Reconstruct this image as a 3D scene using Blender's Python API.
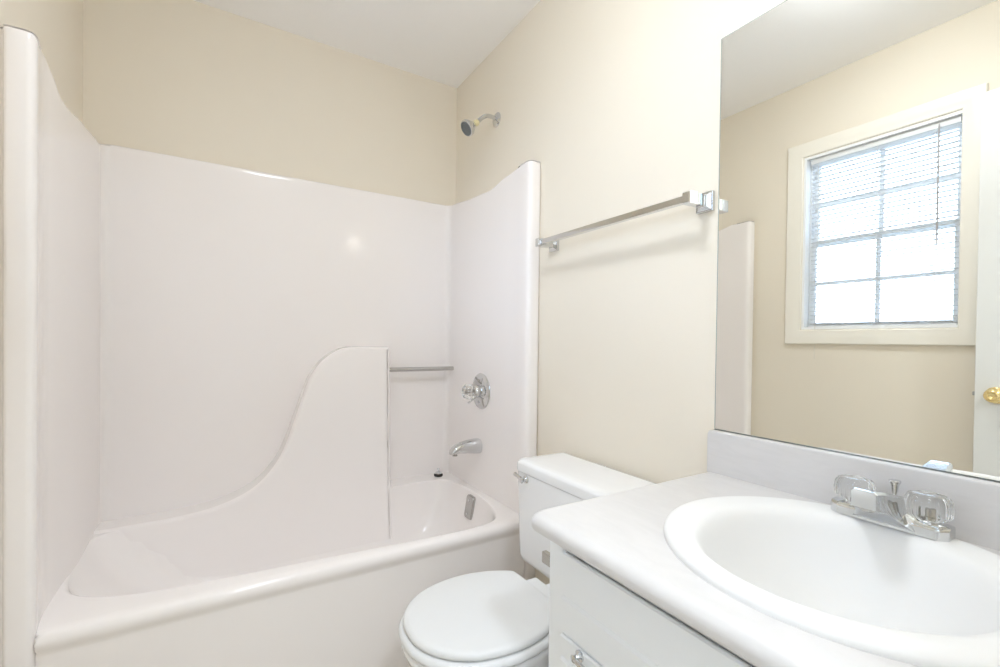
import bpy, bmesh, math, random
from mathutils import Vector, Matrix
PI = math.pi
scene = bpy.context.scene
COL = scene.collection
for o in list(bpy.data.objects):
    bpy.data.objects.remove(o)

# ------------------------------------------------------------------ camera
# world: right wall x = 0, tub wall y = 0 (room on y < 0), floor z = 0
F_PX, YAW, PITCH, ROLL = 455.33, 0.55055, -0.010725, 0.012476
CAM = Vector((-1.08709, -2.25016, 1.07164))
PY = 345.886
Fv = Vector((math.sin(YAW) * math.cos(PITCH), math.cos(YAW) * math.cos(PITCH), math.sin(PITCH)))
Rv = Vector((math.cos(YAW), -math.sin(YAW), 0))
Uv = Rv.cross(Fv)
R2 = Rv * math.cos(ROLL) + Uv * math.sin(ROLL)
U2 = -Rv * math.sin(ROLL) + Uv * math.cos(ROLL)
cam = bpy.data.cameras.new('camera')
cam.sensor_fit = 'HORIZONTAL'
cam.sensor_width = 36.0
cam.lens = F_PX * 36.0 / 1000.0
cam.shift_y = (PY - 333.5) / 1000.0
cam.clip_start = 0.02
cam.clip_end = 300
camo = bpy.data.objects.new('camera', cam)
COL.objects.link(camo)
m = Matrix((R2, U2, -Fv)).transposed().to_4x4()
m.translation = CAM + Vector((0, 0, 0.045))
camo.matrix_world = m
scene.camera = camo

# ------------------------------------------------------------------ world, colour management
w = bpy.data.worlds.new('overcast_sky')
scene.world = w
w.use_nodes = True
bg = w.node_tree.nodes['Background']
bg.inputs[0].default_value = (0.56, 0.73, 1.0, 1)
bg.inputs[1].default_value = 12.0
scene.view_settings.view_transform = 'Standard'
scene.view_settings.look = 'None'
scene.view_settings.gamma = 1.0
scene.view_settings.use_curve_mapping = False
scene.view_settings.exposure = 0.08
scene.cycles.use_denoising = True
scene.cycles.max_bounces = 14
scene.cycles.diffuse_bounces = 8
scene.cycles.glossy_bounces = 8
scene.cycles.transmission_bounces = 12
scene.cycles.caustics_reflective = True
scene.cycles.sample_clamp_indirect = 6.0
# strengths of the lamps (each lamp's own light is made in its builder)
VANITY_W, CEILING_FILL_W, HALL_FILL_W = 44.0, 53.0, 13.5   # globe emission; bowl emission and hall watts of the added fill lights

# ------------------------------------------------------------------ materials
def srgb(r, g, b):
    f = lambda c: c / 12.92 if c <= 0.04045 else ((c + 0.055) / 1.055) ** 2.4
    return (f(r / 255), f(g / 255), f(b / 255), 1)

def mat(name, col, rough=0.5, metal=0.0, bump=0.0, bscale=200.0, var=0.0, vscale=8.0, spec=0.5, coat=0.0,
        trans=0.0, ior=1.45, emit=None, estr=0.0, sheen=0):
    M = bpy.data.materials.new(name)
    M.use_nodes = True
    nt = M.node_tree
    b = nt.nodes['Principled BSDF']
    c = col if len(col) == 4 else (*col, 1)
    b.inputs['Base Color'].default_value = c
    b.inputs['Roughness'].default_value = rough
    b.inputs['Metallic'].default_value = metal
    b.inputs['Specular IOR Level'].default_value = spec
    b.inputs['Coat Weight'].default_value = coat
    b.inputs['Coat Roughness'].default_value = 0.04
    b.inputs['Transmission Weight'].default_value = trans
    b.inputs['IOR'].default_value = ior
    if emit:
        b.inputs['Emission Color'].default_value = (*emit[:3], 1)
        b.inputs['Emission Strength'].default_value = estr
    tc = nt.nodes.new('ShaderNodeTexCoord')
    if var:
        n = nt.nodes.new('ShaderNodeTexNoise')
        n.inputs['Scale'].default_value = vscale
        n.inputs['Detail'].default_value = 4
        nt.links.new(tc.outputs['Object'], n.inputs['Vector'])
        mx = nt.nodes.new('ShaderNodeMix')
        mx.data_type = 'RGBA'
        mx.inputs[6].default_value = tuple(max(0, v * (1 - var)) for v in c[:3]) + (1,)
        mx.inputs[7].default_value = tuple(min(1, v * (1 + var)) for v in c[:3]) + (1,)
        nt.links.new(n.outputs['Fac'], mx.inputs[0])
        nt.links.new(mx.outputs[2], b.inputs['Base Color'])
    if bump:
        n2 = nt.nodes.new('ShaderNodeTexNoise')
        n2.inputs['Scale'].default_value = bscale
        n2.inputs['Detail'].default_value = 3
        nt.links.new(tc.outputs['Object'], n2.inputs['Vector'])
        bp = nt.nodes.new('ShaderNodeBump')
        bp.inputs['Strength'].default_value = bump
        bp.inputs['Distance'].default_value = 0.002
        nt.links.new(n2.outputs['Fac'], bp.inputs['Height'])
        nt.links.new(bp.outputs['Normal'], b.inputs['Normal'])
    return M

MAT = {}
MAT['paint'] = mat('beige_wall_paint', (0.82, 0.757, 0.647), 0.75, bump=0.12, bscale=260, var=0.015, vscale=3, spec=0.3)
MAT['ceiling'] = mat('ceiling_paint', (0.95, 0.945, 0.94), 0.9, bump=0.25, bscale=160, spec=0.2)
MAT['trim'] = mat('cream_trim_paint', (0.88, 0.845, 0.765), 0.35, bump=0.03, bscale=60)
MAT['door'] = mat('white_door_paint', (0.78, 0.785, 0.77), 0.4, bump=0.03, bscale=60)
MAT['fiberglass'] = mat('cream_white_fiberglass', (0.915, 0.875, 0.855), 0.13, bump=0.02, bscale=14, var=0.01, vscale=2, spec=0.4)
MAT['porcelain'] = mat('white_porcelain', (0.91, 0.917, 0.93), 0.07, coat=0.3, var=0.004, vscale=3)
MAT['sink'] = mat('white_vitreous_sink', (0.85, 0.85, 0.845), 0.4, spec=0.3, var=0.004, vscale=3)
MAT['seat'] = mat('white_seat_plastic', (0.75, 0.757, 0.757), 0.4, spec=0.3, var=0.004, vscale=3)
MAT['cabinet'] = mat('white_cabinet_paint', (0.925, 0.95, 0.98), 0.3, bump=0.02, bscale=50, var=0.006, vscale=4)
MAT['cabinet_dark'] = mat('cabinet_frame_paint', (0.62, 0.63, 0.62), 0.5, var=0.01, vscale=4)
MAT['chrome'] = mat('polished_chrome', (0.67, 0.68, 0.69), 0.07, 1.0, bump=0.01, bscale=20)
MAT['chrome_dull'] = mat('brushed_chrome', (0.50, 0.49, 0.47), 0.24, 1.0, bump=0.02, bscale=120)
MAT['brass'] = mat('polished_brass', (0.90, 0.72, 0.36), 0.12, 1.0, bump=0.01, bscale=20)
MAT['brass_pale'] = mat('pale_yellow_plastic', (0.78, 0.70, 0.42), 0.35, var=0.02, vscale=20)
MAT['rubber'] = mat('black_rubber', (0.03, 0.03, 0.03), 0.6, bump=0.05, bscale=200)
MAT['grey_face'] = mat('grey_spray_face', (0.15, 0.165, 0.17), 0.4, var=0.15, vscale=160)
MAT['acrylic'] = mat('clear_acrylic', (0.97, 0.98, 0.98), 0.02, trans=1.0, ior=1.49, var=0.003)
MAT['mirror'] = mat('silvered_mirror', (0.92, 0.92, 0.88), 0.0, 1.0, var=0.002, vscale=1)
MAT['glass_edge'] = mat('mirror_glass_edge', (0.55, 0.60, 0.56), 0.1, 0.4, var=0.02)
MAT['vinyl'] = mat('white_window_vinyl', (0.90, 0.92, 0.94), 0.4, var=0.005)
MAT['slat'] = mat('white_blind_slat', (0.86, 0.87, 0.88), 0.4, var=0.005)
nt = MAT['slat'].node_tree
tl_ = nt.nodes.new('ShaderNodeBsdfTranslucent')
tl_.inputs[0].default_value = (0.9, 0.92, 0.95, 1)
mx_ = nt.nodes.new('ShaderNodeMixShader')
mx_.inputs[0].default_value = 0.10
nt.links.new(nt.nodes['Principled BSDF'].outputs[0], mx_.inputs[1])
nt.links.new(tl_.outputs[0], mx_.inputs[2])
nt.links.new(mx_.outputs[0], nt.nodes['Material Output'].inputs[0])
MAT['wand'] = mat('grey_wand_plastic', (0.42, 0.41, 0.41), 0.3, var=0.03)
MAT['cord'] = mat('white_cord', (0.78, 0.76, 0.70), 0.8, var=0.03)
MAT['steel'] = mat('dull_steel', (0.45, 0.45, 0.44), 0.4, 1.0, bump=0.02, bscale=60)
def pane_mat():
    M = mat('window_glass', (0.9, 0.95, 0.95), 0.0)
    nt = M.node_tree
    out = nt.nodes['Material Output']
    tr = nt.nodes.new('ShaderNodeBsdfTransparent')
    gl = nt.nodes.new('ShaderNodeBsdfGlossy')
    gl.inputs['Roughness'].default_value = 0.0
    fr = nt.nodes.new('ShaderNodeFresnel')
    fr.inputs[0].default_value = 1.45
    mx = nt.nodes.new('ShaderNodeMixShader')
    nt.links.new(fr.outputs[0], mx.inputs[0])
    nt.links.new(tr.outputs[0], mx.inputs[1])
    nt.links.new(gl.outputs[0], mx.inputs[2])
    nt.links.new(mx.outputs[0], out.inputs[0])
    return M
MAT['pane'] = pane_mat()
MAT['globe'] = mat('lit_frosted_globe', (1, 0.97, 0.92), 0.4, emit=(1.0, 0.93, 0.83), estr=VANITY_W, var=0.002)
MAT['fill_diffuser'] = mat('fill_light_diffuser', (1, 0.98, 0.95), 0.4, emit=(0.85, 0.915, 1.0), estr=CEILING_FILL_W, var=0.002)  # glowing bowl of the two added fill lights
MAT['bark'] = mat('pale_bark', (0.42, 0.41, 0.40), 0.9, bump=0.4, bscale=30, var=0.2, vscale=12)
MAT['ground'] = mat('pale_winter_lawn', (0.20, 0.20, 0.17), 0.95, var=0.15, vscale=2)

def tile_mat():
    M = mat('beige_vinyl_floor', (0.34, 0.29, 0.21), 0.4)
    nt = M.node_tree
    b = nt.nodes['Principled BSDF']
    tc = nt.nodes.new('ShaderNodeTexCoord')
    br = nt.nodes.new('ShaderNodeTexBrick')
    br.offset = 0
    br.inputs['Color1'].default_value = (0.62, 0.57, 0.48, 1)
    br.inputs['Color2'].default_value = (0.59, 0.54, 0.455, 1)
    br.inputs['Mortar'].default_value = (0.46, 0.42, 0.35, 1)
    br.inputs['Scale'].default_value = 1.0
    br.inputs['Brick Width'].default_value = 0.3
    br.inputs['Row Height'].default_value = 0.3
    br.inputs['Mortar Size'].default_value = 0.004
    nt.links.new(tc.outputs['Object'], br.inputs['Vector'])
    nt.links.new(br.outputs['Color'], b.inputs['Base Color'])
    return M
MAT['floor'] = tile_mat()

def counter_mat():
    M = mat('white_marbled_laminate', (0.86, 0.84, 0.82), 0.28)
    nt = M.node_tree
    b = nt.nodes['Principled BSDF']
    tc = nt.nodes.new('ShaderNodeTexCoord')
    mp = nt.nodes.new('ShaderNodeMapping')
    mp.inputs['Scale'].default_value = (1.0, 0.35, 1.6)
    mp.inputs['Rotation'].default_value = (0.2, 0.1, 0.5)
    n = nt.nodes.new('ShaderNodeTexNoise')
    n.inputs['Scale'].default_value = 26
    n.inputs['Detail'].default_value = 6
    n.inputs['Distortion'].default_value = 1.2
    r = nt.nodes.new('ShaderNodeValToRGB')
    r.color_ramp.elements[0].position = 0.32
    r.color_ramp.elements[0].color = (0.665, 0.65, 0.642, 1)
    r.color_ramp.elements[1].position = 0.6
    r.color_ramp.elements[1].color = (0.695, 0.68, 0.672, 1)
    nt.links.new(tc.outputs['Object'], mp.inputs[0])
    nt.links.new(mp.outputs[0], n.inputs['Vector'])
    nt.links.new(n.outputs['Fac'], r.inputs[0])
    nt.links.new(r.outputs[0], b.inputs['Base Color'])
    return M
MAT['counter'] = counter_mat()

# ------------------------------------------------------------------ mesh helpers
class MB:
    """collects verts and faces in world coordinates; becomes one mesh object"""
    def __init__(s):
        s.v, s.f = [], []

    def add(s, vs, fs):
        k = len(s.v)
        s.v += [Vector(p) for p in vs]
        s.f += [tuple(i + k for i in f) for f in fs]

    def loft(s, loops, closed=True, cap0=False, cap1=False, ring=False):
        n = len(loops[0])
        k = len(s.v)
        for L in loops:
            assert len(L) == n
            s.v += [Vector(p) for p in L]
        m_ = len(loops)
        for i in range(m_ if ring else m_ - 1):
            i2 = (i + 1) % m_
            for j in range(n if closed else n - 1):
                j2 = (j + 1) % n
                s.f.append((k + i * n + j, k + i * n + j2, k + i2 * n + j2, k + i2 * n + j))
        if cap0:
            s.f.append(tuple(k + j for j in reversed(range(n))))
        if cap1:
            s.f.append(tuple(k + (m_ - 1) * n + j for j in range(n)))

    def box(s, x0, x1, y0, y1, z0, z1, b=0.0, seg=2):
        bm = bmesh.new()
        vs = [bm.verts.new((x, y, z)) for x in (x0, x1) for y in (y0, y1) for z in (z0, z1)]
        for q in ((0, 1, 3, 2), (4, 6, 7, 5), (0, 4, 5, 1), (2, 3, 7, 6), (0, 2, 6, 4), (1, 5, 7, 3)):
            bm.faces.new([vs[i] for i in q])
        if b:
            bmesh.ops.bevel(bm, geom=bm.edges[:], offset=b, segments=seg, affect='EDGES', profile=0.5)
        s.take(bm)

    def take(s, bm, M=None):
        bm.verts.index_update()
        s.add([(M @ v.co) if M else v.co.copy() for v in bm.verts], [[v.index for v in f.verts] for f in bm.faces])
        bm.free()

    def tube(s, pts, rad, n=16, cap=True):
        pts = [Vector(p) for p in pts]
        rs = rad if isinstance(rad, (list, tuple)) else [rad] * len(pts)
        t0 = (pts[1] - pts[0]).normalized()
        a = t0.orthogonal().normalized()
        loops = []
        for i, p in enumerate(pts):
            t = (pts[min(i + 1, len(pts) - 1)] - pts[max(i - 1, 0)]).normalized()
            a = (a - t * a.dot(t)).normalized()
            b = t.cross(a)
            loops.append([p + (a * math.cos(2 * PI * j / n) + b * math.sin(2 * PI * j / n)) * rs[i] for j in range(n)])
        s.loft(loops, True, cap, cap)

    def lathe(s, prof, c=(0, 0, 0), axis=(0, 0, 1), n=32, flute=0.0, nfl=0, cap=True, sx=1.0, sy=1.0, ref=None):
        """prof: (radius, height along axis)"""
        ax = Vector(axis).normalized()
        a = Vector(ref) if ref else ax.orthogonal().normalized()
        b = ax.cross(a)
        c = Vector(c)
        loops = []
        for r, h in prof:
            L = []
            for j in range(n):
                th = 2 * PI * j / n
                rr = r * (1 + flute * math.cos(nfl * th)) if nfl else r
                L.append(c + ax * h + a * (rr * sx * math.cos(th)) + b * (rr * sy * math.sin(th)))
            loops.append(L)
        s.loft(loops, True, cap, cap)

    def build(s, name, material, parent=None, smooth=True, angle=40, weld=False):
        org = ROOT.get(parent.name, Vector((0, 0, 0))) if parent else Vector((0, 0, 0))
        me = bpy.data.meshes.new(name)
        me.from_pydata([tuple(v - org) for v in s.v], [], s.f)
        bm = bmesh.new()
        bm.from_mesh(me)
        if weld:
            bmesh.ops.remove_doubles(bm, verts=bm.verts[:], dist=1e-5)
        bmesh.ops.recalc_face_normals(bm, faces=bm.faces[:])
        if smooth:
            for f in bm.faces:
                f.smooth = True
            for e in bm.edges:
                if len(e.link_faces) == 2 and e.calc_face_angle(0) > math.radians(angle):
                    e.smooth = False
        bm.to_mesh(me)
        bm.free()
        me.materials.append(MAT[material] if isinstance(material, str) else material)
        o = bpy.data.objects.new(name, me)
        COL.objects.link(o)
        if smooth:
            wn = o.modifiers.new('weighted_normal', 'WEIGHTED_NORMAL')
            wn.keep_sharp = True
        if parent:
            o.parent = parent
            ROOT[o.name] = org
        return o

ROOT = {}

def thing(name, loc, label, cat, group=None):
    o = bpy.data.objects.new(name, None)
    o.empty_display_size = 0.05
    COL.objects.link(o)
    o.location = loc
    ROOT[o.name] = Vector(loc)
    o['label'], o['category'] = label, cat
    if group:
        o['group'] = group
    return o

def tag(o, label, cat, group=None):
    o['label'], o['category'] = label, cat
    if group:
        o['group'] = group
    return o

def structure(o, label, cat):
    o['kind'] = 'structure'
    o['label'], o['category'] = label, cat
    return o

def spline(pts, n=8, closed=False):
    """Catmull-Rom through 2-D or 3-D points"""
    P = [Vector(p) for p in pts]
    out = []
    N = len(P)
    for i in range(N if closed else N - 1):
        g = (lambda k: P[k % N]) if closed else (lambda k: P[max(0, min(N - 1, k))])
        p0, p1, p2, p3 = g(i - 1), g(i), g(i + 1), g(i + 2)
        for k in range(n):
            t = k / n
            out.append(0.5 * ((2 * p1) + (p2 - p0) * t + (2 * p0 - 5 * p1 + 4 * p2 - p3) * t * t + (3 * p1 - p0 - 3 * p2 + p3) * t ** 3))
    if not closed:
        out.append(P[-1])
    return out

def interp(x, xs, ys):
    if x <= xs[0]:
        return ys[0]
    for i in range(len(xs) - 1):
        if x <= xs[i + 1]:
            t = (x - xs[i]) / (xs[i + 1] - xs[i])
            t = t * t * (3 - 2 * t)
            return ys[i] + (ys[i + 1] - ys[i]) * t
    return ys[-1]

def rrect(x0, x1, y0, y1, r, n=6):
    """rounded rectangle outline, counter-clockwise; r one radius or four (x1y1, x0y1, x0y0, x1y0)"""
    rr = r if isinstance(r, (list, tuple)) else [r] * 4
    out = []
    for (cx, cy, a0, q) in ((x1 - rr[0], y1 - rr[0], 0, rr[0]), (x0 + rr[1], y1 - rr[1], 90, rr[1]),
                            (x0 + rr[2], y0 + rr[2], 180, rr[2]), (x1 - rr[3], y0 + rr[3], 270, rr[3])):
        for i in range(n + 1):
            a = math.radians(a0 + 90 * i / n)
            out.append((cx + q * math.cos(a), cy + q * math.sin(a)))
    return out

def ray_poly(c, th, poly):
    d = (math.cos(th), math.sin(th))
    best = None
    n = len(poly)
    for i in range(n):
        ax, ay = poly[i]
        bx, by = poly[(i + 1) % n]
        ex, ey = bx - ax, by - ay
        den = d[0] * ey - d[1] * ex
        if abs(den) < 1e-12:
            continue
        t = ((ax - c[0]) * ey - (ay - c[1]) * ex) / den
        u = ((ax - c[0]) * d[1] - (ay - c[1]) * d[0]) / den
        if t > 0 and -1e-6 <= u <= 1 + 1e-6 and (best is None or t > best):
            best = t
    return (c[0] + d[0] * best, c[1] + d[1] * best)

W = 1.524
H = 2.44
FL = -0.045         # floor level before the whole room is raised so that the floor is z = 0
YF = -2.46          # inner face of the front (door) wall

# ------------------------------------------------------------------ room shell
s = MB(); s.box(-W - 0.1, 0.1, -5.6, 0.1, FL - 0.1, FL)
structure(s.build('floor', 'floor', smooth=False), 'beige brown vinyl floor between the tub and the vanity', 'floor')
s = MB(); s.box(-W - 0.1, 0.1, -5.6, 0.1, H, H + 0.1)
structure(s.build('ceiling', 'ceiling', smooth=False), 'flat off white ceiling over the bathroom', 'ceiling')
s = MB(); s.box(-W - 0.1, 0.1, 0.0, 0.1, FL, H)
structure(s.build('wall_back', 'paint', smooth=False), 'beige wall above the long side of the tub surround', 'wall')
s = MB(); s.box(0.0, 0.1, -2.56, 0.0, FL, H)
structure(s.build('wall_right', 'paint', smooth=False), 'pale beige wall behind the toilet, towel bar and mirror', 'wall')
# left wall with the window opening
WY0, WY1, WZ0, WZ1 = -1.646, -1.036, 1.151, 2.047
s = MB()
s.box(-W - 0.1, -W, WY1, 0.0, FL, H)
s.box(-W - 0.1, -W, -2.56, WY0, FL, H)
s.box(-W - 0.1, -W, WY0, WY1, FL, WZ0)
s.box(-W - 0.1, -W, WY0, WY1, WZ1, H)
structure(s.build('wall_left', 'paint', smooth=False), 'beige wall holding the window, seen in the mirror', 'wall')
# front wall with the doorway
DX0, DX1, DZ = -1.44, -0.68, 2.075
s = MB()
s.box(-W, DX0, -2.56, YF, FL, H)
s.box(DX1, 0.0, -2.56, YF, FL, H)
s.box(DX0, DX1, -2.56, YF, DZ, H)
structure(s.build('wall_front', 'paint', smooth=False), 'beige wall with the doorway', 'wall')
# short hall beyond the doorway
s = MB()
s.box(-W - 0.1, 0.1, -5.7, -5.6, FL, H)
s.box(-W - 0.1, -W, -5.6, -2.56, FL, H)
s.box(0.0, 0.1, -5.6, -2.56, FL, H)
structure(s.build('wall_hall', 'ceiling', smooth=False), 'off white hall walls beyond the doorway', 'wall')

# ------------------------------------------------------------------ window
def frame_ring(s, y0, y1, z0, z1, wd, x0, x1, b=0.004, wb=None):
    """rectangular frame of four bars in the y-z plane; outer size given, width wd"""
    wb = wb or wd
    s.box(x0, x1, y0, y0 + wd, z0, z1, b)
    s.box(x0, x1, y1 - wd, y1, z0, z1, b)
    s.box(x0, x1, y0 + wd, y1 - wd, z0, z0 + wb, b)
    s.box(x0, x1, y0 + wd, y1 - wd, z1 - wd, z1, b)

def mitred_casing(s, y0, y1, z0, z1, x, prof):
    """picture-frame casing: prof is (distance inward from the outer edge, thickness)"""
    loops = []
    for d, t in prof:
        loops.append([(x + t, y0 + d, z0 + d), (x + t, y1 - d, z0 + d), (x + t, y1 - d, z1 - d), (x + t, y0 + d, z1 - d)])
    s.loft(loops, True)

win = thing('window_1', (-W, -1.32, 1.08), 'white double hung window with cream casing in the beige wall', 'window')
win['kind'] = 'structure'
s = MB()
mitred_casing(s, -1.706, -0.961, 1.076, 2.122, -W,
              [(0, -0.001), (0, 0.013), (0.004, 0.017), (0.030, 0.017), (0.046, 0.014), (0.056, 0.010), (0.068, 0.009), (0.072, 0.006), (0.073, -0.002)])
s.build('window_casing', 'trim', win, angle=25)
s = MB()
frame_ring(s, WY0, WY1, WZ0, WZ1, 0.012, -W - 0.098, -W + 0.001, 0.001)
s.build('window_jamb', 'vinyl', win)
s = MB()
frame_ring(s, WY0 + 0.012, WY1 - 0.012, WZ0 + 0.012, WZ1 - 0.012, 0.009, -W - 0.098, -W - 0.046, 0.003)
s.build('window_frame', 'vinyl', win)
YM = (WY0 + WY1) / 2 - 0.03
for nm, z0, z1, x in (('upper_sash', 1.585, WZ1 - 0.018, -W - 0.096), ('lower_sash', WZ0 + 0.014, 1.615, -W - 0.071)):
    s = MB()
    a0, a1 = WY0 + 0.019, WY1 - 0.019
    frame_ring(s, a0, a1, z0, z1, 0.022, x, x + 0.024, 0.003)
    zc = (z0 + z1) / 2
    yc = (a0 + a1) / 2
    s.box(x + 0.006, x + 0.018, yc - 0.009, yc + 0.009, z0 + 0.021, z1 - 0.021, 0.0)
    for q0, q1 in ((a0 + 0.021, yc - 0.009), (yc + 0.009, a1 - 0.021)):
        s.box(x + 0.0065, x + 0.0175, q0, q1, zc - 0.009, zc + 0.009, 0.0)
    sash = s.build(nm, 'vinyl', win)
    s = MB()
    s.box(x + 0.010, x + 0.013, a0 + 0.018, a1 - 0.018, z0 + 0.018, z1 - 0.018)
    s.build('pane', 'pane', sash, smooth=False)

# mini blind hanging in the opening
BX = -W - 0.028
blind = thing('window_blind', (BX, -1.324, 1.16), 'white mini blind with thin open slats hanging inside the window', 'blind')
B0, B1 = WY0 + 0.020, WY1 - 0.024
s = MB(); s.box(BX - 0.013, BX + 0.013, B0, B1, 2.008, 2.033, 0.002); s.build('headrail', 'slat', blind)
s = MB()
zs = 2.002
random.seed(3)
nsl = 38
for i in range(nsl):
    z = 2.000 - i * (2.000 - 1.180) / (nsl - 1)
    tilt = math.radians(6 + random.uniform(-1.0, 1.0))
    loops = []
    for k in range(5):
        u = -0.0125 + 0.025 * k / 4
        h = 0.0016 * (1 - (u / 0.0125) ** 2)
        x = BX + u * math.cos(tilt)
        zz = z + u * math.sin(tilt) + h
        loops.append([(x, B0 + 0.002, zz), (x, B1 - 0.002, zz), (x, B1 - 0.002, zz - 0.0006), (x, B0 + 0.002, zz - 0.0006)])
    s.loft(loops, True, True, True)
s.build('slats', 'slat', blind)
s = MB(); s.box(BX - 0.012, BX + 0.012, B0, B1, 1.158, 1.170, 0.003); s.build('bottom_rail', 'slat', blind)
for y in (B0 + 0.08, (B0 + B1) / 2, B1 - 0.08):
    s = MB()
    for dx in (-0.0125, 0.0125):
        s.tube([(BX + dx, y, 2.012), (BX + dx, y, 1.165)], 0.0006, 6)
    s.build('ladder_cord', 'cord', blind)
s = MB()
s.tube([(BX + 0.022, -1.560, 2.022), (BX + 0.024, -1.560, 2.0), (BX + 0.024, -1.561, 1.505)], [0.0022, 0.0036, 0.0036], 10)
s.build('tilt_wand', 'wand', blind)
s = MB()
s.tube([(BX + 0.018, -1.100, 2.012), (BX + 0.02, -1.100, 1.4), (BX + 0.036, -1.103, 1.14), (BX + 0.037, -1.104, 1.0)], 0.0011, 8)
s.build('lift_cord', 'cord', blind)

# outdoors: pale lawn and a bare tree
s = MB(); s.box(-60, -W - 0.4, -45, 45, -1.3, -1.2)
structure(s.build('ground', 'ground', smooth=False), 'pale lawn outside the window', 'ground')
tree = thing('bare_tree', (-7.5, -1.9, -1.2), 'bare pale tree standing outside behind the window blind', 'tree')
rnd = random.Random(11)
trunk, twigs = MB(), MB()
def grow(p, d, L, r, depth, out):
    n = 5
    pts, rs = [p], [r]
    q = p.copy()
    for i in range(n):
        d = (d + Vector((rnd.uniform(-.18, .18), rnd.uniform(-.18, .18), rnd.uniform(-.02, .12)))).normalized()
        q = q + d * (L / n)
        pts.append(q.copy()); rs.append(r * (1 - 0.5 * (i + 1) / n))
    out.tube(pts, rs, 7)
    if depth:
        for k in range(3 if depth > 1 else 2):
            i = rnd.randint(2, n)
            dd = (d + Vector((rnd.uniform(-.9, .9), rnd.uniform(-.9, .9), rnd.uniform(0, .5)))).normalized()
            grow(pts[i], dd, L * rnd.uniform(.55, .8), rs[i] * .7, depth - 1, twigs)
grow(Vector((-7.5, -1.9, -1.2)), Vector((0, 0, 1)), 3.4, 0.11, 4, trunk)
trunk.build('trunk', 'bark', tree)
twigs.build('branches', 'bark', tree)

# ------------------------------------------------------------------ door, opened flat along the left wall
door = thing('door_1', (-1.46, -2.45, FL), 'white panel door standing open against the left wall', 'door')
door['kind'] = 'structure'
DY0, DY1, DXa, DXb = -2.445, -1.704, -1.479, -1.444
s = MB()
st = 0.105
rows = [(-0.033, 0.22), (0.78, 0.92), (1.52, 1.62), (1.93, 2.061)]      # rails (z ranges)
ym = (DY0 + DY1) / 2
for a, b_ in ((DY0, DY0 + st), (DY1 - st, DY1)):
    s.box(DXa, DXb, a, b_, -0.033, 2.061, 0.002)
for z0, z1 in rows:
    s.box(DXa, DXb, DY0 + st, DY1 - st, z0, z1, 0.0)
for (z0, z1) in ((0.22, 0.78), (0.92, 1.52), (1.62, 1.93)):
    s.box(DXa, DXb, ym - 0.045, ym + 0.045, z0, z1, 0.0)
    for (y0, y1) in ((DY0 + st, ym - 0.045), (ym + 0.045, DY1 - st)):
        s.box(DXa + 0.010, DXb - 0.010, y0, y1, z0, z1)
        s.box(DXa + 0.004, DXb - 0.004, y0 + 0.03, y1 - 0.03, z0 + 0.03, z1 - 0.03, 0.005, 1)
s.build('door_leaf', 'door', door)
KY, KZ = -1.763, 0.888
s = MB()
for sg, x in ((1, DXb), (-1, DXa)):
    L = 0.040 if sg < 0 else 0.058
    k = L / 0.058
    s.lathe([(0.0315, -0.001), (0.0315, 0.003), (0.027, 0.008), (0.014, 0.011), (0.011, 0.016), (0.011, 0.022 * k), (0.018, 0.028 * k),
             (0.0255, 0.036 * k), (0.0265, 0.044 * k), (0.023, 0.052 * k), (0.014, 0.0565 * k), (0.010, 0.054 * k), (0.001, 0.054 * k)],
            (x, KY, KZ), (sg, 0, 0), 28)
s.build('door_knob', 'brass', door)
s = MB()
s.box(DXa + 0.008, DXb - 0.008, DY1 - 0.001, DY1 + 0.0015, KZ - 0.028, KZ + 0.028, 0.0005)
s.box(DXa + 0.014, DXb - 0.014, DY1 - 0.001, DY1 + 0.010, KZ - 0.008, KZ + 0.008, 0.003)
s.build('latch', 'steel', door)
for z in (0.25, 1.05, 1.83):
    s = MB(); s.tube([(DXb + 0.004, DY0 - 0.003, z - 0.045), (DXb + 0.004, DY0 - 0.003, z + 0.045)], 0.005, 10); s.build('hinge', 'brass', door)
# doorway casing
s = MB()
for y, dy in ((YF, 0.014), (-2.56, -0.014)):
    a, b_ = sorted((y, y + dy))
    if dy < 0:
        s.box(DX0 - 0.065, DX0 + 0.004, a, b_, FL, DZ + 0.065, 0.003)
    s.box(DX1 - 0.004, DX1 + 0.065, a, b_, FL, DZ + 0.065, 0.003)
    s.box(DX0 + 0.004, DX1 - 0.004, a, b_, DZ - 0.004, DZ + 0.065, 0.003)
s.box(DX0 - 0.001, DX0 + 0.012, -2.56, YF, FL, DZ, 0.001)
s.box(DX1 - 0.012, DX1 + 0.001, -2.56, YF, FL, DZ, 0.001)
s.box(DX0, DX1, -2.56, YF, DZ - 0.012, DZ + 0.001, 0.001)
structure(s.build('trim_1', 'trim'), 'cream casing round the doorway', 'door casing')
s = MB(); s.box(-W, -W + 0.012, -1.68, -0.835, FL, 0.045, 0.004)
structure(s.build('baseboard_left', 'trim'), 'cream baseboard under the window', 'baseboard')
s = MB(); s.box(-0.012, 0, -1.53, -0.835, FL, 0.045, 0.004)
structure(s.build('baseboard_right', 'trim'), 'cream baseboard behind the toilet', 'baseboard')

# ------------------------------------------------------------------ bathtub and surround (one moulded unit)
RIM = 0.374
FRONT = -0.797
unit = thing('bathtub', (-W / 2, -0.4, FL), 'cream white fibreglass bathtub with moulded surround walls filling the alcove', 'bathtub')
XL, XR, YB = -1.4635, -0.052, -0.042          # inner faces of the surround

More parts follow.
